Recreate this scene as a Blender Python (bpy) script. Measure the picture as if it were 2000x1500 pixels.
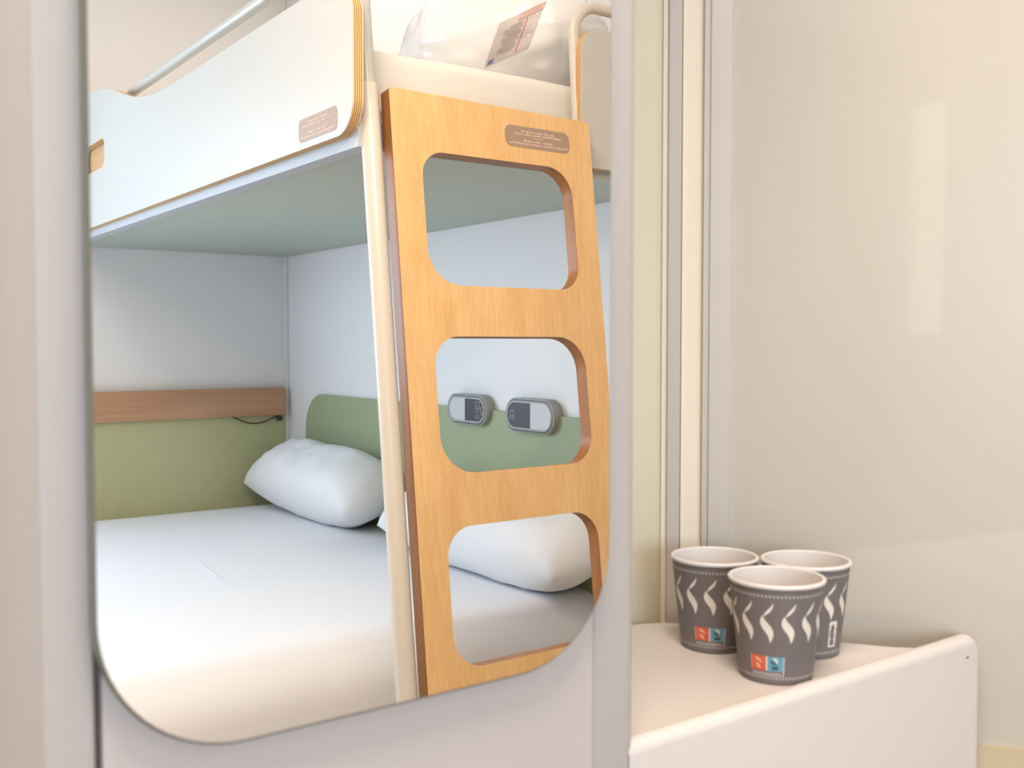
import bpy, bmesh, math, random
from mathutils import Vector, Matrix, noise

random.seed(7)
for o in list(bpy.data.objects):
    bpy.data.objects.remove(o)
C = bpy.context.scene.collection
SC = bpy.context.scene

# ------------------------------------------------------------------ camera
HC = 1.15                     # eye height above the floor
F_PX, YAW, PITCH = 1970.0, math.radians(36.0), math.atan(78 / 1970.0)
fw = Vector((math.sin(YAW) * math.cos(PITCH), math.cos(YAW) * math.cos(PITCH), -math.sin(PITCH)))
rt = Vector((math.cos(YAW), -math.sin(YAW), 0))
up = rt.cross(fw)
cd = bpy.data.cameras.new('camera')
cam = bpy.data.objects.new('camera', cd)
C.objects.link(cam)
cam.matrix_world = Matrix(((rt.x, up.x, -fw.x, 0), (rt.y, up.y, -fw.y, 0), (rt.z, up.z, -fw.z, HC), (0, 0, 0, 1)))
cd.sensor_width = 36
cd.lens = 36 * F_PX / 2000
cd.clip_start = 0.01
cd.dof.use_dof = True
cd.dof.focus_distance = 1.75
cd.dof.aperture_fstop = 11
SC.camera = cam

# ------------------------------------------------------------------ world, light, exposure
w = bpy.data.worlds.new('World'); SC.world = w; w.use_nodes = True
bg = w.node_tree.nodes['Background']
bg.inputs[0].default_value = (0.78, 0.92, 0.74, 1)
bg.inputs[1].default_value = 2.0
SC.view_settings.view_transform = 'Standard'
SC.view_settings.look = 'None'
SC.view_settings.gamma = 1
SC.view_settings.use_curve_mapping = False
SC.view_settings.exposure = 0.25

def area_light(name, loc, direction, sx, sy, power, col, shape='RECTANGLE', spread=180):
    l = bpy.data.lights.new(name, 'AREA'); l.shape = shape; l.size = sx; l.size_y = sy
    l.energy = power; l.color = col; l.spread = math.radians(spread)
    o = bpy.data.objects.new(name, l); C.objects.link(o); o.location = loc
    o.rotation_euler = Vector(direction).to_track_quat('-Z', 'Y').to_euler()
    return o
# daylight entering through the wide window over the bed
area_light('window_daylight', (-0.60, -2.44, 1.40), (0.10, 1, -0.15), 1.05, 0.9, 38, (0.60, 0.79, 1.0))
# warm ceiling lamp, plus unseen warm fills added over the mirror and the bunk
area_light('added_mirror_fill', (0.25, 0.385, 1.80), (0, -1, -0.45), 0.5, 0.06, 6.5, (1.0, 0.82, 0.64))
area_light('ceiling_lamp_light', (0.05, -0.02, 2.44), (0, 0, -1), 0.5, 0.5, 13.5, (1.0, 0.82, 0.64), 'DISK')
area_light('added_bunk_fill', (1.05, -1.70, 2.44), (0, 0, -1), 0.4, 0.4, 0.55, (1.0, 0.82, 0.68), 'DISK')

# ------------------------------------------------------------------ materials
MATS = {}
def nodes_of(name):
    m = bpy.data.materials.new(name); m.use_nodes = True
    nt = m.node_tree; b = nt.nodes['Principled BSDF']
    MATS[name] = m
    return m, nt, b
def mat(name, col, rough=0.5, metal=0.0, spec=0.5, coat=0.0, bump=0.0, bscale=200.0, var=0.0, vscale=5.0, trans=0.0, alpha=1.0, sub=0.0):
    m, nt, b = nodes_of(name)
    b.inputs['Base Color'].default_value = (*col, 1)
    b.inputs['Roughness'].default_value = rough
    b.inputs['Metallic'].default_value = metal
    b.inputs['Specular IOR Level'].default_value = spec
    b.inputs['Coat Weight'].default_value = coat
    b.inputs['Coat Roughness'].default_value = 0.03
    b.inputs['Transmission Weight'].default_value = trans
    b.inputs['Alpha'].default_value = alpha
    tc = nt.nodes.new('ShaderNodeTexCoord')
    if bump:
        n = nt.nodes.new('ShaderNodeTexNoise'); n.inputs['Scale'].default_value = bscale; n.inputs['Detail'].default_value = 3
        bp = nt.nodes.new('ShaderNodeBump'); bp.inputs['Strength'].default_value = bump; bp.inputs['Distance'].default_value = 0.002
        nt.links.new(tc.outputs['Object'], n.inputs['Vector'])
        nt.links.new(n.outputs['Fac'], bp.inputs['Height']); nt.links.new(bp.outputs['Normal'], b.inputs['Normal'])
    if var:
        n = nt.nodes.new('ShaderNodeTexNoise'); n.inputs['Scale'].default_value = vscale; n.inputs['Detail'].default_value = 4
        mx = nt.nodes.new('ShaderNodeMix'); mx.data_type = 'RGBA'
        mx.inputs['A'].default_value = (*[c * (1 - var) for c in col], 1); mx.inputs['B'].default_value = (*[min(1, c * (1 + var)) for c in col], 1)
        nt.links.new(tc.outputs['Object'], n.inputs['Vector']); nt.links.new(n.outputs['Fac'], mx.inputs['Factor'])
        nt.links.new(mx.outputs['Result'], b.inputs['Base Color'])
    return m
def wood(name, dark, light, scale=(60, 60, 2.5), rough=0.35, coat=0.2, spec=0.5):
    m, nt, b = nodes_of(name)
    b.inputs['Specular IOR Level'].default_value = spec
    b.inputs['Roughness'].default_value = rough; b.inputs['Coat Weight'].default_value = coat
    b.inputs['Coat Roughness'].default_value = 0.12
    tc = nt.nodes.new('ShaderNodeTexCoord'); mp = nt.nodes.new('ShaderNodeMapping'); mp.inputs['Scale'].default_value = scale
    n1 = nt.nodes.new('ShaderNodeTexNoise'); n1.inputs['Scale'].default_value = 1.6; n1.inputs['Detail'].default_value = 6; n1.inputs['Distortion'].default_value = 0.6
    mp2 = nt.nodes.new('ShaderNodeMapping'); mp2.inputs['Scale'].default_value = tuple(s * 0.12 if s > 10 else s * 0.5 for s in scale)
    n2 = nt.nodes.new('ShaderNodeTexNoise'); n2.inputs['Scale'].default_value = 1.5; n2.inputs['Detail'].default_value = 2
    ad = nt.nodes.new('ShaderNodeMath'); ad.operation = 'ADD'
    hf = nt.nodes.new('ShaderNodeMath'); hf.operation = 'MULTIPLY'; hf.inputs[1].default_value = 0.5
    cr = nt.nodes.new('ShaderNodeValToRGB'); cr.color_ramp.elements[0].position = 0.36; cr.color_ramp.elements[1].position = 0.64
    cr.color_ramp.elements[0].color = (*dark, 1); cr.color_ramp.elements[1].color = (*light, 1)
    nt.links.new(tc.outputs['Object'], mp.inputs['Vector']); nt.links.new(mp.outputs['Vector'], n1.inputs['Vector'])
    nt.links.new(tc.outputs['Object'], mp2.inputs['Vector']); nt.links.new(mp2.outputs['Vector'], n2.inputs['Vector'])
    nt.links.new(n1.outputs['Fac'], ad.inputs[0]); nt.links.new(n2.outputs['Fac'], ad.inputs[1]); nt.links.new(ad.outputs[0], hf.inputs[0])
    nt.links.new(hf.outputs[0], cr.inputs['Fac']); nt.links.new(cr.outputs['Color'], b.inputs['Base Color'])
    return m

mat('wall_vinyl', (0.85, 0.85, 0.87), 0.75, bump=0.25, bscale=260)
mat('wall_paint', (0.62, 0.53, 0.46), 0.8, bump=0.1, bscale=150)
mat('ceiling_paint', (0.85, 0.83, 0.80), 0.9)
wood('floor_wood', (0.50, 0.40, 0.28), (0.62, 0.50, 0.36), (3, 60, 60), 0.45, 0.05)
mat('panel_laminate', (0.585, 0.515, 0.49), 0.45, bump=0.05, bscale=400)
mat('profile_shade', (0.43, 0.365, 0.325), 0.6)  # darker copy of the profile colour, with shade painted in
mat('profile_lacquer', (0.485, 0.445, 0.425), 0.4)
mat('seam_dark', (0.13, 0.09, 0.07), 0.8)
mat('mirror_silver', (0.95, 0.955, 0.95), 0.0, metal=1.0)
mat('rim_glass', (0.19, 0.18, 0.145), 0.2, spec=0.7)
mat('glass_edge', (0.16, 0.17, 0.13), 0.15, spec=0.8)
mat('shelf_gelcoat', (0.72, 0.66, 0.63), 0.35, coat=0.15)
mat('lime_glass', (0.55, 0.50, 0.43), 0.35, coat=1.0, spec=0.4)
mat('lime_glass_lit', (0.74, 0.66, 0.50), 0.35, coat=1.0, spec=0.4)  # same glass as the main pane, brighter light put into its tint
mat('alu_profile', (0.66, 0.60, 0.55), 0.38, metal=0.35)
mat('cream_strip', (0.90, 0.79, 0.64), 0.4)
wood('plinth_wood', (0.52, 0.42, 0.27), (0.62, 0.52, 0.35), (3, 3, 50), 0.5, 0.0)
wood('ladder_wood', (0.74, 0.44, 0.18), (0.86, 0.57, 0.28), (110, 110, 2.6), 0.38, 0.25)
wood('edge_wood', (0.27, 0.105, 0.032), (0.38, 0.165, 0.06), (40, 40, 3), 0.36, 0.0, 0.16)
wood('rail_wood', (0.46, 0.25, 0.14), (0.56, 0.33, 0.20), (3, 60, 90), 0.5, 0.05)
wood('grip_wood', (0.62, 0.36, 0.17), (0.72, 0.45, 0.24), (60, 3, 60), 0.5, 0.0)
mat('white_laminate', (0.58, 0.57, 0.54), 0.4, bump=0.04, bscale=300)
mat('ply_light', (0.80, 0.53, 0.25), 0.6)
mat('ply_dark', (0.40, 0.21, 0.08), 0.6)
mat('frame_white', (0.50, 0.52, 0.57), 0.45)
mat('underside_green', (0.47, 0.52, 0.46), 0.7, bump=0.15, bscale=120)
mat('tube_lacquer', (0.68, 0.62, 0.55), 0.28, spec=0.6)
mat('tube_chrome', (0.60, 0.60, 0.57), 0.25, metal=0.15)
mat('sheet_cotton', (0.84, 0.85, 0.90), 0.85, bump=0.12, bscale=500)
mat('pillow_cotton', (0.84, 0.84, 0.86), 0.85, bump=0.15, bscale=400)
mat('mattress_ticking', (0.82, 0.79, 0.74), 0.8, bump=0.1, bscale=300)
mat('green_panel', (0.50, 0.52, 0.30), 0.7, bump=0.2, bscale=240, var=0.06, vscale=30)
mat('headboard_green', (0.36, 0.41, 0.26), 0.65, bump=0.2, bscale=240)
mat('switch_grey', (0.34, 0.35, 0.34), 0.5)
mat('switch_rim', (0.46, 0.48, 0.50), 0.4)
mat('switch_plate', (0.58, 0.60, 0.63), 0.4)
mat('switch_pad', (0.07, 0.075, 0.09), 0.35)
mat('icon_grey', (0.30, 0.31, 0.33), 0.5)
mat('cable_black', (0.05, 0.05, 0.03), 0.5)
mat('sticker_taupe', (0.38, 0.27, 0.21), 0.5)
mat('sticker_text', (0.78, 0.58, 0.45), 0.6)
mat('bag_plastic', (0.88, 0.87, 0.88), 0.22, coat=0.3, bump=0.6, bscale=26)
mat('paper_grey', (0.62, 0.55, 0.54), 0.6)
mat('ink_grey', (0.36, 0.31, 0.31), 0.7)
mat('ink_red', (0.62, 0.22, 0.22), 0.7)
mat('ink_pink', (0.70, 0.46, 0.44), 0.7)
mat('ink_blue', (0.16, 0.24, 0.46), 0.6)
mat('cup_grey', (0.175, 0.145, 0.14), 0.55, var=0.05, vscale=60)
mat('cup_white', (0.74, 0.69, 0.67), 0.5)
mat('print_white', (0.80, 0.72, 0.64), 0.6)
mat('print_red', (0.72, 0.12, 0.05), 0.6)
mat('print_cream', (0.85, 0.45, 0.28), 0.6)
mat('print_teal', (0.13, 0.36, 0.46), 0.6)
mat('print_dark', (0.06, 0.07, 0.08), 0.6)
mat('lamp_body', (0.8, 0.8, 0.8), 0.4)
mat('window_white', (0.85, 0.86, 0.86), 0.35)
mat('leaf_green', (0.12, 0.28, 0.10), 0.7)
m, nt, b = nodes_of('window_glass')
b.inputs['Base Color'].default_value = (1, 1, 1, 1); b.inputs['Roughness'].default_value = 0; b.inputs['Alpha'].default_value = 0.08
m, nt, b = nodes_of('lamp_glow')
b.inputs['Emission Color'].default_value = (1.0, 0.82, 0.62, 1); b.inputs['Emission Strength'].default_value = 6

# ------------------------------------------------------------------ mesh helpers
YM = 0.44                        # plane of the mirror glass (x, y measured from the camera, z from eye level)
class MB:
    def __init__(s): s.v = []; s.f = []
    def add(s, vs, fs):
        n = len(s.v); s.v += [tuple(v) for v in vs]; s.f += [tuple(i + n for i in f) for f in fs]; return s
    def box(s, x0, x1, y0, y1, z0, z1):
        return s.add([(x0, y0, z0), (x1, y0, z0), (x1, y1, z0), (x0, y1, z0), (x0, y0, z1), (x1, y0, z1), (x1, y1, z1), (x0, y1, z1)],
                     [(0, 3, 2, 1), (4, 5, 6, 7), (0, 1, 5, 4), (1, 2, 6, 5), (2, 3, 7, 6), (3, 0, 4, 7)])
    def bm(s, b):
        b.verts.index_update(); return s.add([v.co.copy() for v in b.verts], [[v.index for v in f.verts] for f in b.faces])
    def rbox(s, x0, x1, y0, y1, z0, z1, r, seg=3):
        b = bmesh.new(); bmesh.ops.create_cube(b, size=1)
        for v in b.verts:
            v.co = Vector(((x0 + x1) / 2 + v.co.x * (x1 - x0), (y0 + y1) / 2 + v.co.y * (y1 - y0), (z0 + z1) / 2 + v.co.z * (z1 - z0)))
        bmesh.ops.bevel(b, geom=b.edges[:], offset=r, segments=seg, profile=0.5, affect='EDGES')
        s.bm(b); b.free(); return s
    def tube(s, pts, r, n=16, caps=True):
        pts = [Vector(p) for p in pts]; rings = []
        t0 = (pts[1] - pts[0]).normalized(); a = t0.orthogonal().normalized(); vs = []; fs = []
        for i, p in enumerate(pts):
            t = (pts[min(i + 1, len(pts) - 1)] - pts[max(i - 1, 0)]).normalized()
            a = (a - t * a.dot(t)).normalized(); bb = t.cross(a)
            rr = r[i] if isinstance(r, (list, tuple)) else r
            for k in range(n):
                q = 2 * math.pi * k / n; vs.append(p + (a * math.cos(q) + bb * math.sin(q)) * rr)
        for i in range(len(pts) - 1):
            for k in range(n):
                fs.append((i * n + k, i * n + (k + 1) % n, (i + 1) * n + (k + 1) % n, (i + 1) * n + k))
        if caps:
            fs.append(tuple(range(n - 1, -1, -1))); fs.append(tuple((len(pts) - 1) * n + k for k in range(n)))
        return s.add(vs, fs)
    def lathe(s, prof, n=48, o=(0, 0, 0)):
        vs = []; fs = []
        for (r, z) in prof:
            for k in range(n):
                q = 2 * math.pi * k / n; vs.append((o[0] + r * math.cos(q), o[1] + r * math.sin(q), o[2] + z))
        for i in range(len(prof) - 1):
            for k in range(n):
                fs.append((i * n + k, i * n + (k + 1) % n, (i + 1) * n + (k + 1) % n, (i + 1) * n + k))
        return s.add(vs, fs)
    def plate(s, outer, holes, O, U, V, N, t0, t1, sides=True, front=True, back=True):
        """flat plate with holes: 2-D loops in (U, V) at O, spanning t0..t1 along N (N = U x V side is 'front' at t1)"""
        O, U, V, N = Vector(O), Vector(U), Vector(V), Vector(N)
        b = bmesh.new()
        loops = [outer] + list(holes); idx = []; vl = []
        for lp in loops:
            vs = [b.verts.new((p[0], p[1], 0)) for p in lp]; vl.append(vs)
            for i in range(len(vs)): b.edges.new((vs[i], vs[(i + 1) % len(vs)]))
        bmesh.ops.triangle_fill(b, use_beauty=True, use_dissolve=False, edges=b.edges[:])
        b.verts.index_update()
        for f in b.faces:
            if f.normal.z < 0: f.normal_flip()
        P = [v.co.copy() for v in b.verts]; T = [[v.index for v in f.verts] for f in b.faces]
        if front: s.add([O + U * p.x + V * p.y + N * t1 for p in P], T)
        if back: s.add([O + U * p.x + V * p.y + N * t0 for p in P], [t[::-1] for t in T])
        b.free()
        if sides:
            for k, lp in enumerate(loops):
                ar = sum(lp[i][0] * lp[(i + 1) % len(lp)][1] - lp[(i + 1) % len(lp)][0] * lp[i][1] for i in range(len(lp)))
                if (ar < 0) == (k == 0): lp = lp[::-1]
                n = len(lp); vs = [O + U * p[0] + V * p[1] + N * t0 for p in lp] + [O + U * p[0] + V * p[1] + N * t1 for p in lp]
                s.add(vs, [(i, (i + 1) % n, n + (i + 1) % n, n + i) for i in range(n)])
        return s
    def grid(s, fn, nu, nv, closeu=False):
        vs = [fn(i / (nu if closeu else nu - 1), j / (nv - 1)) for j in range(nv) for i in range(nu)]; fs = []
        for j in range(nv - 1):
            for i in range(nu if closeu else nu - 1):
                a = j * nu + i; bq = j * nu + (i + 1) % nu; fs.append((a, bq, bq + nu, a + nu))
        return s.add(vs, fs)
    def build(s, name, m, parent=None, virt=False, smooth=True, ang=38, origin=None, fixn=False):
        vs = [Vector(v) for v in s.v]; fs = s.f
        if virt:
            vs = [Vector((v.x, 2 * YM - v.y, v.z)) for v in vs]; fs = [f[::-1] for f in fs]
        vs = [Vector((v.x, v.y, v.z + HC)) for v in vs]
        if parent is not None:
            org = Vector(parent['_org'])
        elif origin is not None: org = Vector(origin)
        else:
            lo = Vector((min(v.x for v in vs), min(v.y for v in vs), min(v.z for v in vs))); hi = Vector((max(v.x for v in vs), max(v.y for v in vs), max(v.z for v in vs)))
            org = Vector(((lo.x + hi.x) / 2, (lo.y + hi.y) / 2, lo.z))
        me = bpy.data.meshes.new(name); me.from_pydata([v - org for v in vs], [], fs); me.materials.append(MATS[m])
        b = bmesh.new(); b.from_mesh(me)
        bmesh.ops.remove_doubles(b, verts=b.verts, dist=1e-6)
        if fixn: bmesh.ops.recalc_face_normals(b, faces=b.faces[:])
        if smooth:
            for f in b.faces: f.smooth = True
            for e in b.edges:
                if len(e.link_faces) == 2 and e.calc_face_angle(0) > math.radians(ang): e.smooth = False
        b.to_mesh(me); b.free()
        o = bpy.data.objects.new(name, me); C.objects.link(o)
        if parent is not None: o.parent = parent
        else: o.location = org
        o['_org'] = tuple(org)
        return o
def rev(p): return (p[0], 2 * YM - p[1], p[2])
def thing(name, label, cat, loc, group=None, virt=False):
    o = bpy.data.objects.new(name, None); C.objects.link(o)
    p = rev(loc) if virt else loc
    p = (p[0], p[1], p[2] + HC)
    o.location = p; o['_org'] = p; o.empty_display_size = 0.05
    return tag(o, label, cat, group)
def tag(o, label, cat, group=None):
    o['label'] = label; o['category'] = cat
    if group: o['group'] = group
    return o
def struct(o): o['kind'] = 'structure'; return o
def rrect(x0, x1, y0, y1, r, n=8):
    if not isinstance(r, (list, tuple)): r = (r, r, r, r)   # bl, br, tr, tl
    pts = []
    for (cx, cy, rr, a) in ((x0 + r[0], y0 + r[0], r[0], 180), (x1 - r[1], y0 + r[1], r[1], 270), (x1 - r[2], y1 - r[2], r[2], 0), (x0 + r[3], y1 - r[3], r[3], 90)):
        if rr < 1e-6: pts.append((cx, cy)); continue
        for k in range(n + 1):
            q = math.radians(a + 90 * k / n); pts.append((cx + rr * math.cos(q), cy + rr * math.sin(q)))
    return pts
def fbm(p, s, oct=3): return noise.fractal(Vector(p) * s, 1.0, 2.0, oct)
FZ = -HC                         # floor level in eye-level heights
CZ = 2.5 - HC                    # ceiling

# ------------------------------------------------------------------ room shell (real coordinates)
YB, XR, XL, YFN = -2.476, 1.456, -2.0, 1.45
struct(MB().box(XL - .1, XR + .1, YB - .1, YFN + .1, FZ - .1, FZ).build('floor', 'floor_wood'))
struct(MB().box(XL - .1, XR + .1, YB - .1, YFN + .1, CZ, CZ + .1).build('ceiling', 'ceiling_paint'))
wx0, wx1, wz0, wz1 = -1.905, -1.66, 0.02, 1.09        # narrow window beside the bed
vx0, vx1, vz0, vz1 = -1.13, -0.07, -0.22, 0.72          # wide window over the bed
struct(MB().plate([(XL, FZ), (XR, FZ), (XR, CZ), (XL, CZ)], [[(wx0, wz0), (wx1, wz0), (wx1, wz1), (wx0, wz1)], [(vx0, vz0), (vx1, vz0), (vx1, vz1), (vx0, vz1)]], (0, YB - .1, 0), (1, 0, 0), (0, 0, 1), (0, 1, 0), 0, .1, sides=True).build('wall_back', 'wall_vinyl', smooth=False, fixn=True))
struct(MB().box(XR, XR + .1, YB - .1, YFN, FZ, CZ).build('wall_right', 'wall_vinyl', smooth=False))
struct(MB().box(XL - .1, XL, YB - .1, YFN, FZ, CZ).build('wall_left', 'wall_paint', smooth=False))
struct(MB().box(XL, XR, YFN, YFN + .1, FZ, CZ).build('wall_front', 'wall_paint', smooth=False))
# skirting boards
struct(MB().box(XL, -0.62, YB, YB + .012, FZ, FZ + .08).build('baseboard_back', 'white_laminate', smooth=False))
struct(MB().box(XL, XL + .012, YB + .012, YFN, FZ, FZ + .08).build('baseboard_left', 'white_laminate', smooth=False))

def window(name, kind, a0, a1, z0, z1, pos):
    fr = MB()
    outer = [(a0, z0), (a1, z0), (a1, z1), (a0, z1)]; w_ = .022 if kind == 'y' else .05
    hole = [(a0 + w_, z0 + w_), (a1 - w_, z0 + w_), (a1 - w_, z1 - w_), (a0 + w_, z1 - w_)]
    if kind == 'y': O, U, V, N = (0, pos, 0), (1, 0, 0), (0, 0, 1), (0, 1, 0)
    else: O, U, V, N = (pos, 0, 0), (0, 1, 0), (0, 0, 1), (1, 0, 0)
    fr.plate(outer, [hole], O, U, V, N, -.06, -.02)
    f = struct(fr.build(name, 'window_white', smooth=False, fixn=True))
    MB().plate(hole, [], O, U, V, N, -.042, -.038).build('pane', 'window_glass', f, smooth=False, fixn=True)
    return f
window('window_1', 'y', wx0, wx1, wz0, wz1, YB)
window('window_2', 'y', vx0, vx1, vz0, vz1, YB)

# ------------------------------------------------------------------ mirror partition: flat panel + rounded profiles
YP = 0.450
PZ1 = CZ
struct(MB().box(.109, .3858, YP, YP + .02, FZ, PZ1).build('wall_partition', 'panel_laminate', smooth=False))
struct(MB().box(.075, .418, YP + .012, YP + .05, FZ, PZ1).build('trim_1', 'seam_dark', smooth=False))
def profile(path, name, m='profile_lacquer'):
    b = MB(); n = len(path)
    b.add([(x, y, FZ) for x, y in path] + [(x, y, PZ1) for x, y in path], [(i, i + 1, n + i + 1, n + i) for i in range(n - 1)])
    return struct(b.build(name, m, ang=25, fixn=False))
R1 = .040
cv = [(.088 - R1 * math.sin(q), YP + R1 - R1 * math.cos(q)) for q in [math.radians(a) for a in range(0, 91, 3)]]
lp = [(.1062, YP + .012), (.1062, YP + .0015), (.1052, YP + .0004), (.104, YP)] + cv[:2]
profile(lp, 'trim_2')
profile(cv[1:] + [(.048, .62), (.048, .75)], 'trim_6', m='profile_shade')  # outer curve of the left profile, its light fall-off put into the colour
R2 = .012
rp = [(.3866, YP + .012), (.3866, YP + .001), (.3874, YP)] + [(.4120 + R2 * math.sin(q), YP + R2 - R2 * math.cos(q)) for q in [math.radians(a) for a in range(0, 91, 9)]] + [(.4240, .60), (.4240, .75)]
profile(rp[::-1], 'trim_3')
struct(MB().box(XL, .05, .75, .80, FZ, CZ).build('wall_wardrobe', 'wall_paint', smooth=False))
struct(MB().box(.05, .4240, .75, .80, FZ, CZ).build('wall_core', 'wall_paint', smooth=False))

# mirror
mx0, mx1, mz0, mz1 = .1035, .3915, -.1825, .56
mr = thing('wall_mirror', 'tall frameless mirror with rounded corners, on pale partition panel, reflecting a bunk bed', 'mirror', ((mx0 + mx1) / 2, YM, mz0))
def mloop(i, r): return rrect(mx0 + i, mx1 - i, mz0 + i, mz1 - i, r - i, 16)
LF, LO = mloop(.0017, .066), mloop(0, .066)
MB().plate(LF, [], (0, YM, 0), (1, 0, 0), (0, 0, 1), (0, -1, 0), -.0005, 0, sides=False, back=False).build('mirror_glass', 'mirror_silver', mr, smooth=False)
n = len(LO)
def ring(A, ya, B, yb): return MB().add([(p[0], ya, p[1]) for p in A] + [(p[0], yb, p[1]) for p in B], [(i, (i + 1) % n, n + (i + 1) % n, n + i) for i in range(n)])
ring(LO, YM + .0016, LF, YM).build('polished_edge', 'rim_glass', mr, ang=30)
MB().plate(LO, [], (0, YM, 0), (1, 0, 0), (0, 0, 1), (0, -1, 0), -.0055, -.0016, front=False).build('glass_edge', 'glass_edge', mr, ang=30, fixn=False)
MB().plate(mloop(.006, .066), [], (0, YM, 0), (1, 0, 0), (0, 0, 1), (0, -1, 0), -.0099, -.0055, front=False, back=False).build('backing', 'seam_dark', mr, ang=30)

# ------------------------------------------------------------------ wash shelf
ZS = -.249
sh = thing('wash_shelf', 'off-white moulded corner shelf with raised front lip beside the mirror partition', 'shelf', (.6, .55, FZ))
back = [(.4250, .668), (.52, .668), (.585, .659), (.615, .652), (.636, .641), (.652, .623), (.668, .594), (.690, .553), (.714, .510), (.734, .481), (.757, .4575), (.757, .452), (.4250, .452)]
MB().plate(back, [], (0, 0, 0), (1, 0, 0), (0, 1, 0), (0, 0, 1), ZS - .022, ZS).build('shelf_top', 'shelf_gelcoat', sh, ang=30, fixn=True)
ap = MB()
# front apron with a rounded upper edge and rounded end
prof = [(.4525, ZS - .60)] + [(.4500, ZS - .60)] + [(.4580 - .008 * math.cos(q), ZS - .004 + .008 * math.sin(q)) for q in [math.radians(a) for a in range(0, 181, 15)]] + [(.466, ZS - .60)]
xs = [(.4158, 0)] + [(.803 + .012 * math.sin(math.radians(a)), .012 * (1 - math.cos(math.radians(a)))) for a in range(0, 91, 15)]
prof = prof[1:]
npf = len(prof)
V = []
for (x, dz) in xs:
    for (y, z) in prof: V.append((x, y, z - (dz if z > ZS - .3 else 0)))
Fq = [(i * npf + k, (i + 1) * npf + k, (i + 1) * npf + k + 1, i * npf + k + 1) for i in range(len(xs) - 1) for k in range(npf - 1)]
Fq.append(tuple((len(xs) - 1) * npf + k for k in range(npf)))
ap.add(V, Fq).build('front_apron', 'shelf_gelcoat', sh, ang=50, fixn=True)
MB().rbox(.42, .66, .47, .64, FZ, ZS - .022, .02).build('pedestal', 'shelf_gelcoat', sh)
spk = MB(); spk.plate([(.797 + .0022 * math.cos(q) * (1 + .3 * math.sin(3 * q)), ZS - .0125 + .0009 * math.sin(q)) for q in [i * .5236 for i in range(12)]], [], (0, .4499, 0), (1, 0, 0), (0, 0, 1), (0, -1, 0), -.0002, .0001)
spk.build('scuff_mark', 'cup_grey', sh, smooth=False, fixn=True)

# ------------------------------------------------------------------ shower enclosure
sw = thing('shower_enclosure', 'shower cabin of cream glossy glass panes between pale vertical metal profiles behind the cups', 'shower', (.69, .62, FZ))
U = Vector((.65, -.76, 0)).normalized(); NN = Vector((-U.y * -1, 0, 0)); NN = Vector((U.y, -U.x, 0))     # points to the viewer side
P0 = Vector((.83, .452, 0))
def seg(name, m, t0, t1, d0, d1, z0=FZ, z1=CZ - .25, base=P0, u=U, nn=NN, bev=0):
    a = base + u * t0; b_ = base + u * t1
    pts = [a + nn * d0, b_ + nn * d0, b_ + nn * d1, a + nn * d1]
    o = MB().add([(p.x, p.y, z0) for p in pts] + [(p.x, p.y, z1) for p in pts], [(0, 3, 2, 1), (4, 5, 6, 7), (0, 1, 5, 4), (1, 2, 6, 5), (2, 3, 7, 6), (3, 0, 4, 7)])
    return o.build(name, m, sw, smooth=False, fixn=True)
ZSILL = -.344
seg('glass_pane', 'lime_glass', -.220, .42, -.008, 0, ZSILL)
seg('plinth', 'plinth_wood', -.225, .43, -.03, .006, FZ, ZSILL)
seg('end_post', 'alu_profile', .42, .46, -.025, .012)
# corner post built from its visible profiles
seg('right_channel', 'alu_profile', -.2345, -.2165, -.02, .008)
seg('right_lip', 'alu_profile', -.2405, -.2349, -.02, .006)
seg('gap_strip', 'cream_strip', -.2595, -.2412, -.02, .001)  # cream strip set back between the two channels
seg('left_channel', 'alu_profile', -.2715, -.2602, -.03, .006)
seg('post_core', 'alu_profile', -.2775, -.2160, -.034, -.006)
seg('left_lip', 'cream_strip', -.2770, -.2722, -.03, .003)
UL = Vector((-1, .10, 0)).normalized(); PL = P0 + U * -.277
seg('side_pane', 'lime_glass_lit', 0, .34, -.008, 0, FZ, CZ - .25, PL, UL, Vector((-UL.y, UL.x, 0)) * 1)
e0 = P0 + U * .46
MB().add([(e0.x, e0.y, FZ), (XR - .004, -.10, FZ), (XR - .004, -.09, FZ), (e0.x + .004, e0.y + .008, FZ), (e0.x, e0.y, CZ - .25), (XR - .004, -.10, CZ - .25), (XR - .004, -.09, CZ - .25), (e0.x + .004, e0.y + .008, CZ - .25)],
         [(0, 3, 2, 1), (4, 5, 6, 7), (0, 1, 5, 4), (1, 2, 6, 5), (2, 3, 7, 6), (3, 0, 4, 7)]).build('end_pane', 'lime_glass', sw, smooth=False, fixn=True)

# ------------------------------------------------------------------ cups
CD, CH, RB = .036, .075, .0268
def cup_r(z): return RB + (CD - .0010 - RB) * (z / CH)
def cup_patch(mb, poly, off=.00012):
    """2-D polygon (arc length s at mid radius, height t) wrapped on the cup wall"""
    b = bmesh.new(); vs = [b.verts.new((p[0], p[1], 0)) for p in poly]
    for i in range(len(vs)): b.edges.new((vs[i], vs[(i + 1) % len(vs)]))
    bmesh.ops.triangle_fill(b, use_beauty=True, use_dissolve=False, edges=b.edges[:]); b.verts.index_update()
    for f in b.faces:
        if f.normal.z < 0: f.normal_flip()
    V = []
    for v in b.verts:
        a = v.co.x / .0315; r = cup_r(v.co.y) + off; V.append((r * math.cos(a), r * math.sin(a), v.co.y))
    mb.add(V, [[v.index for v in f.verts] for f in b.faces]); b.free()
def bez(p0, p1, p2, p3, n=7):
    return [tuple((1 - t) ** 3 * a + 3 * (1 - t) ** 2 * t * b_ + 3 * (1 - t) * t * t * c + t ** 3 * d for a, b_, c, d in zip(p0, p1, p2, p3)) for t in [i / n for i in range(n)]]
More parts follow.
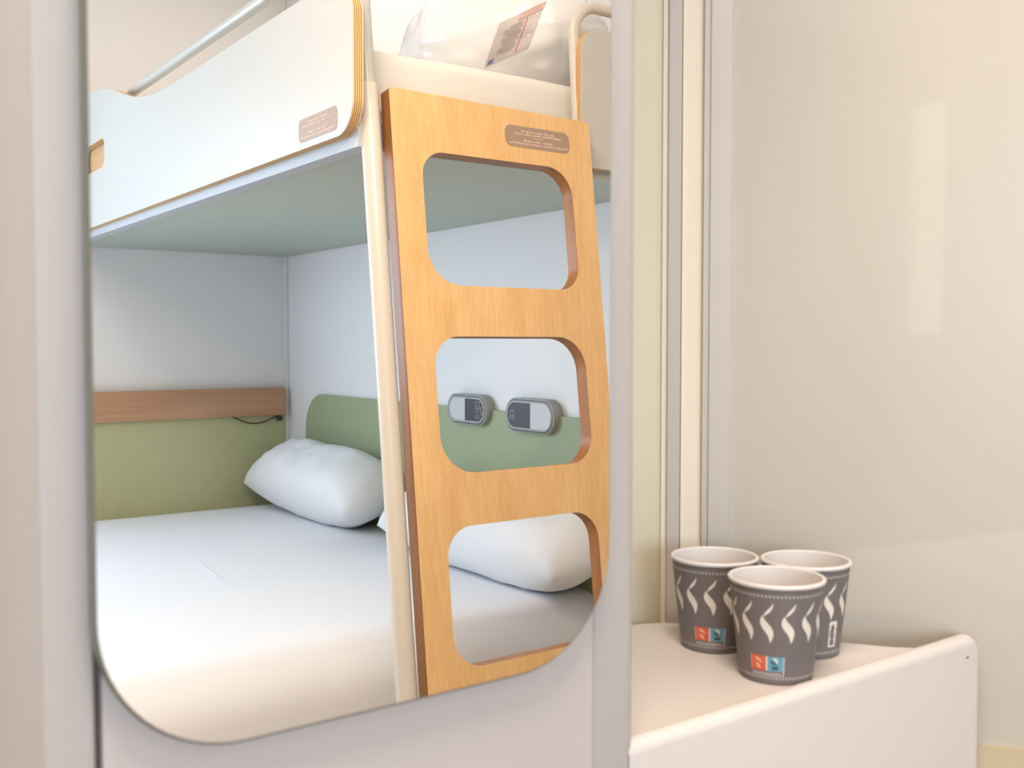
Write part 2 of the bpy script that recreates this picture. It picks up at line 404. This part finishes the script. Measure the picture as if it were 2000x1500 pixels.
def densify(poly, step=.0025):
    out = []
    for i in range(len(poly)):
        a, b_ = poly[i], poly[(i + 1) % len(poly)]; L = math.dist(a, b_); k = max(1, int(L / step))
        out += [(a[0] + (b_[0] - a[0]) * j / k, a[1] + (b_[1] - a[1]) * j / k) for j in range(k)]
    return out
def rect2(s0, s1, t0, t1): return densify([(s0, t0), (s1, t0), (s1, t1), (s0, t1)])
PROT = {}
def cup_proto():
    parts = []
    wall = MB().lathe([(RB - .0008, 0.0), (RB, .0004), (RB + .0001, .001), (cup_r(CH - .003), CH - .003)], 64)
    parts.append(('cup_wall', wall, 'cup_grey'))
    rim = MB().lathe([(CD - .0010 + .0016 * math.cos(q) - .0006, CH - .0017 + .0017 * math.sin(q)) for q in [math.radians(a) for a in range(0, 361, 24)]], 64)
    parts.append(('rolled_rim', rim, 'cup_white'))
    inn = MB().lathe([(cup_r(CH) - .0022, CH - .0012), (RB - .0014, .005), (0.0001, .005)], 64)
    inn.f = [f[::-1] for f in inn.f]
    parts.append(('cup_lining', inn, 'cup_white'))
    bot = MB().lathe([(RB - .0009, 0.0), (RB - .0015, .002), (.0001, .002)], 48); bot.f = [f[::-1] for f in bot.f]
    parts.append(('cup_base', bot, 'cup_white'))
    wv = MB()
    for k in range(13):
        c = k * 2 * math.pi * .0315 / 13
        upx = bez((-.0018, .0515), (-.0012, .0560), (.0030, .0570), (.0050, .0622)) + bez((.0050, .0622), (.0052, .0580), (.0036, .0548), (-.0018, .0515))
        lo = bez((-.0022, .0525), (-.0062, .0480), (-.0044, .0440), (-.0008, .0400)) + bez((-.0008, .0400), (.0014, .0375), (.0022, .0350), (.0026, .0315)) + \
             bez((.0026, .0315), (.0060, .0375), (.0062, .0410), (.0022, .0455)) + bez((.0022, .0455), (-.0005, .0485), (-.0020, .0500), (-.0022, .0525))
        for sh_ in (upx, lo): cup_patch(wv, [(x + c, y) for x, y in sh_])
    parts.append(('wave_print', wv, 'print_white'))
    for band in (.0665, .0052):
        st = MB()
        for k in range(76):
            c = k * 2 * math.pi * .0315 / 76
            cup_patch(st, [(c - .0008, band + .0010), (c - .0001, band + .0010), (c + .0010, band - .0008), (c + .0003, band - .0008)])
        parts.append(('stitch_band', st, 'print_white'))
    rd = MB(); cup_patch(rd, rect2(-.0128, -.0006, .0105, .0215)); parts.append(('red_mark', rd, 'print_red'))
    cr = MB()
    cup_patch(cr, bez((-.0100, .0195), (-.0070, .0212), (-.0040, .0185), (-.0036, .0160)) + bez((-.0036, .0160), (-.0060, .0170), (-.0085, .0178), (-.0100, .0195)), .0003)
    cup_patch(cr, bez((-.0092, .0160), (-.0062, .0156), (-.0050, .0140), (-.0052, .0118)) + bez((-.0052, .0118), (-.0078, .0122), (-.0090, .0138), (-.0092, .0160)), .0003)
    cup_patch(cr, rect2(-.0134, -.0128, .0105, .0215), .0002)
    parts.append(('cream_mark', cr, 'print_cream'))
    te = MB(); cup_patch(te, rect2(.0004, .0128, .0105, .0215)); parts.append(('teal_mark', te, 'print_teal'))
    dk = MB()
    cup_patch(dk, rect2(.0040, .0090, .0118, .0142), .0003); cup_patch(dk, bez((.0026, .0182), (.0050, .0185), (.0070, .0165), (.0080, .0150)) + bez((.0080, .0150), (.0058, .0152), (.0040, .0164), (.0026, .0182)), .0003)
    parts.append(('dark_mark', dk, 'print_dark'))
    fr = MB()
    for (s0, s1, t0, t1) in ((-.0128, .0134, .0072, .0076), (.0130, .0136, .0072, .0215), (-.0006, .0004, .0105, .0215)): cup_patch(fr, rect2(s0, s1, t0, t1), .0002)
    cup_patch(fr, bez((.0045, .0208), (.0080, .0212), (.0092, .0190), (.0086, .0165)) + bez((.0086, .0165), (.0066, .0180), (.0058, .0195), (.0045, .0208)), .0004)
    for q in range(9): cup_patch(fr, rect2(-.0120 + q * .0026, -.0120 + q * .0026 + .0018, .0084, .0090), .0002)
    parts.append(('frame_print', fr, 'print_white'))
    lb = MB(); c0 = math.radians(150) * .0315
    cup_patch(lb, densify([(c0 + x, y) for x, y in rrect(-.0042, .0042, .0095, .0305, .0012, 4)]), .0002); parts.append(('batch_label', lb, 'print_white'))
    lk = MB(); cup_patch(lk, rect2(c0 - .0026, c0 + .0020, .0110, .0155), .0004)
    for (a, b_, c_, d_) in ((-.0030, .0030, .0172, .0180), (-.0012, .0032, .0195, .0202), (-.0032, .0008, .0215, .0223), (-.0030, -.0022, .0182, .0240), (.0010, .0030, .0238, .0246), (-.0006, .0004, .0262, .0285), (-.0032, -.0012, .0256, .0264)): cup_patch(lk, rect2(c0 + a, c0 + b_, c_, d_), .0004)
    parts.append(('label_ink', lk, 'cup_grey'))
    return parts
CUPS = [((.6215, .5708), -6.5, 0, 'grey paper cup with white waves, left of the three on the shelf, nearest the partition'),
        ((.6708, .5175), 46, 150, 'grey paper cup at the right rear of the trio, upright white label showing'),
        ((.6032, .4917), -12.6, 0, 'grey paper cup with white waves in front of the other two, near the shelf lip')]
meshes = None
for (cx, cy), off, la, lab in CUPS:
    t = thing('paper_cup', lab, 'cup', (cx, cy, ZS + .0002), 'paper cups on the wash shelf')
    t.rotation_euler = (0, 0, math.atan2(-cy, -cx) + math.radians(off - la))
    if meshes is None:
        meshes = []
        for nm, mb, mm in cup_proto():
            mb.v = [(x + cx, y + cy, z + ZS + .0002) for x, y, z in mb.v]
            meshes.append(mb.build(nm, mm, t, fixn=False))
    else:
        for o in meshes:
            c = o.copy(); C.objects.link(c); c.parent = t

# ================================================================== the bed corner (built as it appears beyond the mirror, then turned round into the room)
YF, XW = 3.356, 1.456
LZ0, LK = .197, .121
def lad(u, z, off=0): return Vector((u, 1.356 - LK * (LZ0 - z) + off, z))
bk = thing('bunk_bed', 'raised single bunk with white side boards, pale tube posts and a slanting wooden ladder', 'bunk bed', (1.08, 2.3, FZ), virt=True)
# --- ladder
Vl = Vector((0, LK, 1)); sl = Vl.length; Vl.normalize(); Nl = Vector((0, -1, LK)).normalized()
O = Vector((0, 1.356 - LK * LZ0, 0))
def zz(z): return z * sl
zb = FZ
outer = [(.768, zz(zb)), (1.170, zz(zb)), (1.170, zz(.388)), (1.166, zz(.392)), (.772, zz(.396)), (.768, zz(.392))]
holes = [rrect(.819, 1.120, zz(.0925), zz(.303), (.058, .040, .052, .040), 10), rrect(.819, 1.121, zz(-.201), zz(.012), (.062, .046, .056, .046), 10), rrect(.819, 1.121, zz(-.496), zz(-.282), (.052, .05, .05, .046), 10), rrect(.819, 1.121, zz(-.79), zz(-.576), .05, 10)]
MB().plate(outer, holes, O, (1, 0, 0), Vl, Nl, 0, 0, sides=False, back=False).build('ladder', 'ladder_wood', bk, virt=True, smooth=False)
ladder = [c for c in bk.children if c.name.startswith('ladder')][0]
ladder['label'] = 'honey-coloured wooden ladder panel with rounded openings'
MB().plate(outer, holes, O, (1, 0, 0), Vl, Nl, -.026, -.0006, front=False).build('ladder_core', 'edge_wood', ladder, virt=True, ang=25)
def rows_text(mb, x0, x1, y0, y1, rows, O, U, V, N, t, h=.0016, jit=.0006):
    rnd = random.Random(3)
    for (fy, a, b_) in rows:
        x = x0 + (x1 - x0) * a; xe = x0 + (x1 - x0) * b_; y = y0 + (y1 - y0) * fy
        while x < xe:
            L = rnd.uniform(.0008, .0016); hh = h * rnd.choice((.7, .7, 1.0, 1.25))
            if rnd.random() < .84: mb.plate([(x, y), (x + L, y), (x + L, y + hh), (x, y + hh)], [], O, U, V, N, 0, t, sides=False, back=False)
            x += L + .0004
ROWS = [(.76, .24, .74), (.60, .13, .87), (.24, .27, .72), (.07, .06, .96)]
sx0, sx1, sz_0, sz_1 = .984, 1.121, zz(.330), zz(.366)
MB().plate(rrect(sx0, sx1, sz_0, sz_1, .012, 6), [], O, (1, 0, 0), Vl, Nl, 0, .0006).build('notice_sticker', 'sticker_taupe', ladder, virt=True, smooth=False)
tx = MB(); rows_text(tx, sx0, sx1, sz_0 + .003, sz_1 - .003, ROWS, O, (1, 0, 0), Vl, Nl, .0009, .0030)
tx.plate([(1.04, sz_0 + .0175), (1.066, sz_0 + .0175), (1.066, sz_0 + .0185), (1.04, sz_0 + .0185)], [], O, (1, 0, 0), Vl, Nl, 0, .0009, sides=False, back=False)
tx.build('sticker_lettering', 'sticker_text', ladder, virt=True, smooth=False)
# --- posts and guard tubes
def arc(c, a, b_, r, q0, q1, n=10): return [c + (a * math.cos(q0 + (q1 - q0) * i / n) + b_ * math.sin(q0 + (q1 - q0) * i / n)) * r for i in range(n + 1)]
pt = MB().tube([lad(.741, FZ, .016), lad(.741, .398, .016)], .0158, 20); pt.build('post', 'tube_lacquer', bk, virt=True)
ux, uy, uz = Vector((1, 0, 0)), Vector((0, 1, 0)), Vector((0, 0, 1))
top = lad(.741, .56, .016)
path = [lad(.741, .397, .016), top] + arc(top + uy * .075, -uy, uz, .075, 0, math.pi / 2)[1:] + [Vector((.741, 2.63, .638)), Vector((.741, 2.74, .630))]
MB().tube(path, .0118, 18).build('guard_tube', 'tube_chrome', bk, virt=True)
p2 = lad(1.184, .565, .038)
path = [lad(1.184, .33, .050), lad(1.184, .40, .046), p2] + arc(p2 + ux * .055, -ux, uz, .055, 0, math.pi / 2)[1:] + [Vector((XW - .002, p2.y, .620))]
MB().tube(path, .0105, 18).build('end_tube', 'tube_lacquer', bk, virt=True)
# --- long side board (plywood with white laminate faces)
XB = .700
bt = [(1.375, .50), (1.385, .545), (1.41, .557), (1.54, .559), (1.81, .560), (2.10, .560), (2.27, .561), (2.34, .565), (2.42, .574), (2.506, .591), (2.593, .616), (2.676, .642), (2.77, .664), (2.85, .675), (2.95, .682), (3.10, .684), (YF - .003, .684)]
R = .052
bt = [(1.366, .50)] + bt[1:] + [(YF - .003, .318)] + [(1.366 + R - R * math.sin(q), .318 + R - R * math.cos(q)) for q in [math.radians(a) for a in range(0, 91, 9)]]
grip = rrect(2.776, 3.02, .466, .540, .022, 6)
def board(name, loop, hls, O, U, V, N, th, nply=4, parent=bk):
    # layered plywood: white faces, alternating light and dark plies
    f = MB().plate(loop, hls, O, U, V, N, th - .0012, th); f.plate(loop, hls, O, U, V, N, 0, .0012)
    body = f.build(name, 'white_laminate', parent, virt=True, smooth=False, fixn=False)
    k = 2 * nply + 1; tt = (th - .0024) / k
    pl, pd = MB(), MB()
    for i in range(k):
        (pl if i % 2 == 0 else pd).plate(loop, hls, O, U, V, N, .0012 + i * tt + (0.0 if i % 2 == 0 else .0), .0012 + (i + 1) * tt, front=False, back=False)
    pl.build('light_ply', 'ply_light', body, virt=True, smooth=False); pd.build('dark_ply', 'ply_dark', body, virt=True, smooth=False)
    return body
b1 = board('side_board', bt, [grip], (XB, 0, 0), (0, 1, 0), (0, 0, 1), (1, 0, 0), .018)
MB().box(XB + .022, XB + .034, 2.70, 3.15, .42, .60).build('grip_plate', 'grip_wood', b1, virt=True, smooth=False)
st1 = MB().plate(rrect(1.418, 1.559, .329, .366, .010, 6), [], (XB, 0, 0), (0, 1, 0), (0, 0, 1), (-1, 0, 0), 0, .0006, back=True); st1.build('notice_sticker', 'sticker_taupe', b1, virt=True, smooth=False, fixn=True)
tx = MB(); rows_text(tx, 1.418, 1.559, .331, .364, ROWS, Vector((XB, 0, 0)), (0, 1, 0), (0, 0, 1), (-1, 0, 0), .0009, .0030); tx.build('sticker_lettering', 'sticker_text', b1, virt=True, smooth=False)
# --- end board beside the ladder
YE = 1.408
e1 = board('end_board', rrect(1.177, XW - .002, .320, .572, (.03, .0, .0, .045), 8), [], (0, YE, 0), (1, 0, 0), (0, 0, 1), (0, 1, 0), .018)
# --- frame and underside
MB().box(XB + .0182, XB + .046, 1.386, YF - .004, .300, .345).build('side_rail', 'frame_white', bk, virt=True, smooth=False)
MB().box(XB + .0182, XW - .003, 1.428, 1.452, .3225, .350).build('end_rail', 'frame_white', bk, virt=True, smooth=False)
MB().box(XB + .046, XW - .003, 1.430, YF - .004, .3065, .322).build('base_panel', 'underside_green', bk, virt=True, smooth=False)

# --- upper mattress
def soft_box(x0, x1, y0, y1, z0, z1, r, amp, sc, seg=5, cuts=18, flat=False):
    b = bmesh.new(); bmesh.ops.create_cube(b, size=1)
    for v in b.verts: v.co = Vector(((x0 + x1) / 2 + v.co.x * (x1 - x0), (y0 + y1) / 2 + v.co.y * (y1 - y0), (z0 + z1) / 2 + v.co.z * (z1 - z0)))
    bmesh.ops.bevel(b, geom=[e for e in b.edges if not (flat and all(v.co.x > x1 - 1e-4 for v in e.verts))], offset=r, segments=seg, profile=0.5, affect='EDGES')
    L = [e for e in b.edges if e.calc_length() > .25]
    bmesh.ops.subdivide_edges(b, edges=L, cuts=cuts, use_grid_fill=True)
    b.normal_update()
    for v in b.verts:
        n_ = fbm(v.co, sc); v.co += v.normal * n_ * amp
        if flat: v.co.x = min(v.co.x, x1)
    mb = MB().bm(b); b.free(); return mb
um = soft_box(.752, 1.440, 1.455, 3.335, .324, .479, .024, .004, 3.0)
tag(um.build('upper_mattress', 'mattress_ticking', virt=True), 'cream upper bunk mattress seen over the top of the wooden ladder', 'mattress')
# --- bagged bedding
bg_ = thing('bedding_bag', 'clear plastic bag of white bedding with a printed grey leaflet, on the upper bunk', 'bag', (1.25, 1.77, .482), virt=True)
BC = Vector((1.245, 1.76, .600)); BR = Vector((.195, .28, .185))
def bagpt(th, ph, off=0):
    cx, sx_ = math.cos(th), math.sin(th); cp, sp = math.cos(ph), math.sin(ph); e = 1.16
    f = lambda q: math.copysign(abs(q) ** e, q)
    p = Vector((f(cx) * f(cp) * (BR.x + off), f(sx_) * f(cp) * (BR.y + off), f(sp) * ((BR.z if sp > 0 else .125) + off)))
    q = BC + p
    wr = fbm(q, 6.0) * .012 + abs(fbm(q + Vector((3, 1, 2)), 14.0)) * .010
    q = BC + p * (1 + wr / .2); q.x = min(q.x, 1.448); q.z = max(q.z, .4850); return q
MB().grid(lambda u, v: bagpt(2 * math.pi * u, math.pi * (v - .5)), 96, 64, True).build('bag_film', 'bag_plastic', bg_, virt=True, fixn=True, ang=60)
# leaflet lies on the bag's shoulder facing the room: found by dropping a sheet onto the bag
from mathutils.bvhtree import BVHTree
film = [c for c in bg_.children][0]
bvh = BVHTree.FromPolygons([Vector((v.co.x + film['_org'][0], 2 * YM - (v.co.y + film['_org'][1]), v.co.z + film['_org'][2] - HC)) for v in film.data.vertices], [tuple(p.vertices) for p in film.data.polygons])
LA, LB_, LC, LD = Vector((1.097, 0, .524)), Vector((1.200, 0, .578)), Vector((1.246, 0, .679)), Vector((1.133, 0, .615))
def leaf(s, t, off=.0015):
    # s across (0..1), t along (0..1); dropped on the bag along the view of someone standing at the mirror
    q = (LA * (1 - s) + LB_ * s) * (1 - t) + (LD * (1 - s) + LC * s) * t
    tgt = Vector((q.x, 1.60, q.z)); d = tgt.normalized()
    h = bvh.ray_cast(Vector((0, 0, 0)), d)
    if h[0] is None: return tgt
    return h[0] - d * off
def leaf_patch(s0, s1, t0, t1, off, n=8, m_=8):
    return MB().grid(lambda u, v: leaf(s0 + (s1 - s0) * u, t0 + (t1 - t0) * v, off), n, m_)

lf = leaf_patch(0, 1, 0, 1, .0012, 22, 22).build('leaflet', 'paper_grey', bg_, virt=True, fixn=False)
ik = MB()
for k in range(13):
    t0 = .16 + k * .050
    g = leaf_patch(.20 if k % 4 else .30, .62 - (.05 if k % 3 == 0 else 0), t0, t0 + .016, .0022, 9, 2); ik.add(g.v, g.f)
ik.build('leaflet_lettering', 'ink_grey', lf, virt=True)
leaf_patch(.665, .69, .06, .80, .0022, 3, 14).build('red_line', 'ink_red', lf, virt=True)
leaf_patch(.45, 1.0, .84, .99, .0020, 8, 4).build('pink_header', 'ink_pink', lf, virt=True)
leaf_patch(.05, .17, .03, .13, .0022, 4, 4).build('blue_logo', 'ink_blue', lf, virt=True)

# --- wall fittings of the bed corner
hb = [(1.50, -.80), (3.182, -.80), (3.182, -.33)] + [(3.182 - .125 + .125 * math.cos(q), -.291 + .125 * math.sin(q)) for q in [math.radians(a) for a in range(0, 91, 9)]] + [(1.50, -.166)]
h = MB().plate(hb, [], (XW, 0, 0), (0, 1, 0), (0, 0, 1), (-1, 0, 0), .0005, .012)
tag(h.build('headboard', 'headboard_green', virt=True, ang=30, fixn=True), 'sage green headboard panel with a rounded corner on the wall behind the pillows', 'headboard')
gp = MB().box(-.70, XW - .012, YF - .010, YF - .0005, -.80, -.20)
tag(gp.build('wall_protection_panel', 'green_panel', virt=True, smooth=False), 'olive green wall panel under the wooden rail beside the mattress', 'wall panel')
rl = thing('wall_rail', 'brown wood-grain wall rail above the olive green panel', 'rail', (.4, YF - .02, -.25), virt=True)
MB().plate(rrect(-.70, 1.436, -.2475, -.151, (.001, .001, .012, .001), 5), [], (0, YF - .0102, 0), (1, 0, 0), (0, 0, 1), (0, -1, 0), 0, .022).build('rail_board', 'rail_wood', rl, virt=True, smooth=False, fixn=True)
cb = thing('cable', 'thin dark cable loop with a small plug hanging under the wooden rail', 'cable', (1.36, YF - .02, -.265), virt=True)
MB().tube([Vector((1.245 + .165 * t, YF - .022, -.247 - .024 * math.sin(math.pi * min(1, t * 1.05)) + (-.006 * t))) for t in [i / 14 for i in range(15)]], .0022, 8).build('cord', 'cable_black', cb, virt=True)
MB().rbox(1.405, 1.425, YF - .030, YF - .012, -.268, -.250, .004, 2).build('plug', 'cable_black', cb, virt=True)
struct(MB().box(XW - .012, XW - .0005, YF - .010, YF - .0005, FZ, CZ).build('trim_4', 'window_white', virt=True, smooth=False))
struct(MB().box(XW - .0016, XW - .0002, YF - .0115, YF - .010, FZ, CZ).build('trim_5', 'switch_plate', virt=True, smooth=False))

def switch(y0, y1, z0, z1, dark_right, label):
    t = thing('bedside_switch', label, 'switch', (XW - .012, (y0 + y1) / 2, z0), 'pill-shaped bedside switches', virt=True)
    r = (z1 - z0) / 2; X0 = XW - .0005; prot = .029
    lp_ = rrect(y0, y1, z0, z1, r * .98, 12)
    MB().plate(lp_, [], (X0, 0, 0), (0, 1, 0), (0, 0, 1), (-1, 0, 0), 0, prot - .003).build('housing', 'switch_grey', t, virt=True, ang=30, fixn=True)
    i1 = rrect(y0 + .004, y1 - .004, z0 + .004, z1 - .004, (r - .004) * .98, 12); n = len(lp_)
    V = [(X0 - prot + .003, p[0], p[1]) for p in lp_] + [(X0 - prot, p[0], p[1]) for p in i1]
    fr = MB().add(V, [(i, (i + 1) % n, n + (i + 1) % n, n + i) for i in range(n)])
    fr.plate(i1, [rrect(y0 + .011, y1 - .011, z0 + .011, z1 - .011, (r - .011) * .98, 12)], (X0, 0, 0), (0, 1, 0), (0, 0, 1), (-1, 0, 0), prot - .002, prot)
    fr.build('face_rim', 'switch_rim', t, virt=True, ang=30, fixn=True)
    ym = (y0 + y1) / 2 + (.006 if dark_right else -.006); rr = (r - .011) * .98
    # image right = smaller y
    lo_ = rrect(y0 + .0112, ym, z0 + .0112, z1 - .0112, (rr, 0, 0, rr), 10); hi_ = rrect(ym, y1 - .0112, z0 + .0112, z1 - .0112, (0, rr, rr, 0), 10)
    pad, plate_ = (lo_, hi_) if dark_right else (hi_, lo_)
    pdo = MB().plate(pad, [], (X0, 0, 0), (0, 1, 0), (0, 0, 1), (-1, 0, 0), prot - .004, prot - .001).build('touch_pad', 'switch_pad', t, virt=True, smooth=False, fixn=True)
    MB().plate(plate_, [], (X0, 0, 0), (0, 1, 0), (0, 0, 1), (-1, 0, 0), prot - .004, prot - .0012).build('light_plate', 'switch_plate', t, virt=True, smooth=False, fixn=True)
    ic = MB(); cy = sum(p[0] for p in pad) / len(pad); cz = (z0 + z1) / 2
    def frame_icon(y, z, a, b_):
        ic.plate([(y - a, z - b_), (y + a, z - b_), (y + a, z + b_), (y - a, z + b_)], [[(y - a * .75, z - b_ * .8), (y + a * .75, z - b_ * .8), (y + a * .75, z + b_ * .8), (y - a * .75, z + b_ * .8)]], (X0, 0, 0), (0, 1, 0), (0, 0, 1), (-1, 0, 0), prot - .001, prot - .0008)
        ic.plate([(y - a * .4, z - b_ * .45), (y + a * .4, z - b_ * .45), (y + a * .4, z - b_ * .2), (y - a * .4, z - b_ * .2)], [], (X0, 0, 0), (0, 1, 0), (0, 0, 1), (-1, 0, 0), prot - .001, prot - .0008)
    if dark_right:
        frame_icon(cy + .010, cz + .013, .009, .009); frame_icon(cy - .012, cz - .001, .008, .010); frame_icon(cy + .011, cz - .017, .007, .004)
        for k in range(3): ic.plate([(cy + .004, cz - .004 + k * .004), (cy + .018, cz - .006 + k * .004), (cy + .018, cz - .005 + k * .004), (cy + .004, cz - .003 + k * .004)], [], (X0, 0, 0), (0, 1, 0), (0, 0, 1), (-1, 0, 0), prot - .001, prot - .0008)
    else: frame_icon(cy, cz, .009, .010)
    ic.build('icons', 'icon_grey', pdo, virt=True, smooth=False, fixn=True)
switch(2.075, 2.257, -.2075, -.1285, True, 'grey pill-shaped bedside switch whose dark half has several icons')
switch(1.803, 1.994, -.2105, -.1285, False, 'grey pill-shaped bedside switch whose dark half has a single icon')

# --- double bed under the bunk
db = thing('double_bed', 'wide double bed with smooth white fitted sheet under the bunk', 'bed', (.42, 2.49, FZ), virt=True)
sm = soft_box(-.62, 1.442, 1.625, 3.340, -.80, -.545, .095, .004, 1.6, 8, 40, True)
sm.build('mattress', 'sheet_cotton', db, virt=True)
MB().rbox(-.60, 1.43, 1.69, 3.33, FZ + .06, -.80, .02).build('bed_base', 'white_laminate', db, virt=True)
for (x, y) in ((-.5, 1.80), (-.5, 3.22), (1.33, 1.80), (1.33, 3.22)):
    MB().tube([(x, y, FZ), (x, y, FZ + .062)], .025, 14).build('leg', 'frame_white', db, virt=True)
# crease in the sheet
cr = MB().tube([Vector((.831 - .017 * t + .006 * math.sin(5 * t), 2.638 - .48 * t, -.5440 + .0012 * math.sin(math.pi * t))) for t in [i / 10 for i in range(11)]], [.0004 + .0010 * math.sin(math.pi * i / 10) for i in range(11)], 8)
cr.build('sheet_crease', 'sheet_cotton', db, virt=True)

# --- pillows
def pillow(name, label, centre, a, b_, T, tilt, yawdeg, seed, sag=.0):
    # local: u along the headboard, v up the slope, w thickness
    ca, sa = math.cos(tilt), math.sin(tilt)
    ez = Vector((0, 0, 1))
    U_ = Vector((math.sin(math.radians(yawdeg)), math.cos(math.radians(yawdeg)), 0))
    Hn = Vector((U_.y, -U_.x, 0))                      # towards the wall
    V_ = Hn * ca + ez * sa; W_ = ez * ca - Hn * sa
    def P(u, v, sgn):
        uu, vv = 2 * u - 1, 2 * v - 1
        cr_ = 1 - .11 * (uu * vv) ** 2
        x = a * uu * cr_ * (1 - .03 * (1 - vv * vv)); y = b_ * vv * cr_ * (1 - .05 * (1 - uu * uu))
        pe, qe = (2.2, .66) if uu > 0 else (3.2, .52)
        hgt = T * ((1 - abs(uu) ** pe) ** qe) * ((1 - abs(vv) ** 2.6) ** .52)
        p = centre + U_ * x + V_ * y
        k = fbm(p + Vector((seed, 0, 0)), 5.0) * .016 + fbm(p + Vector((0, seed, 0)), 14.0) * .006
        edge = (1 - abs(uu) ** 4) * (1 - abs(vv) ** 4)
        p = p + W_ * (sgn * hgt + k * edge)
        p.z = max(p.z, -.5400 + .002 * abs(fbm(p, 9)))
        p.x = min(p.x, XW - .014)
        return p
    m_ = MB(); N_ = 44
    m_.grid(lambda u, v: P(u, v, 1), N_, N_); m_.grid(lambda u, v: P(1 - u, v, -1), N_, N_)
    o = m_.build(name, 'pillow_cotton', virt=True, fixn=True, ang=80)
    return tag(o, label, 'pillow', 'pillows on the double bed')
pillow('pillow', 'plump white pillow by the bed corner, left of the tube post', Vector((1.354, 2.900, -.426)), .420, .118, .120, math.radians(24), 0, 1.0)
pillow('pillow', 'white pillow seen through the lowest ladder opening', Vector((1.362, 1.985, -.440)), .42, .112, .112, math.radians(24), 0, 5.0)

# ------------------------------------------------------------------ ceiling lamp
def ceiling_lamp(cx, cy, R_, lab):
    cl = thing('ceiling_lamp', lab, 'lamp', (cx, cy, CZ - .04), 'ceiling lamps')
    MB().lathe([(.0, .04), (R_ + .03, .04), (R_ + .03, .0), (R_ + .005, -.004), (R_, .01)], 48, (cx, cy, CZ - .04)).build('housing', 'lamp_body', cl, fixn=True)
    MB().lathe([(R_, .01), (.001, .01)], 48, (cx, cy, CZ - .035)).build('diffuser', 'lamp_glow', cl)
ceiling_lamp(.05, -.02, .257, 'round flat ceiling lamp over the wash corner')
ceiling_lamp(1.05, -1.70, .207, 'round flat fill lamp added over the upper bunk')  # unseen lamp, added to warm the wall above the bunk
ml = thing('added_fill_lamp', 'slim unseen fill lamp added above the mirror', 'lamp', (.25, .42, .62))  # invented fixture, put in to light ladder and bed front but not the panel
MB().rbox(-.01, .51, .40, .4499, .62, .68, .006).build('housing', 'lamp_body', ml)
MB().box(0, .50, .396, .40, .625, .675).build('diffuser', 'lamp_glow', ml, smooth=False)
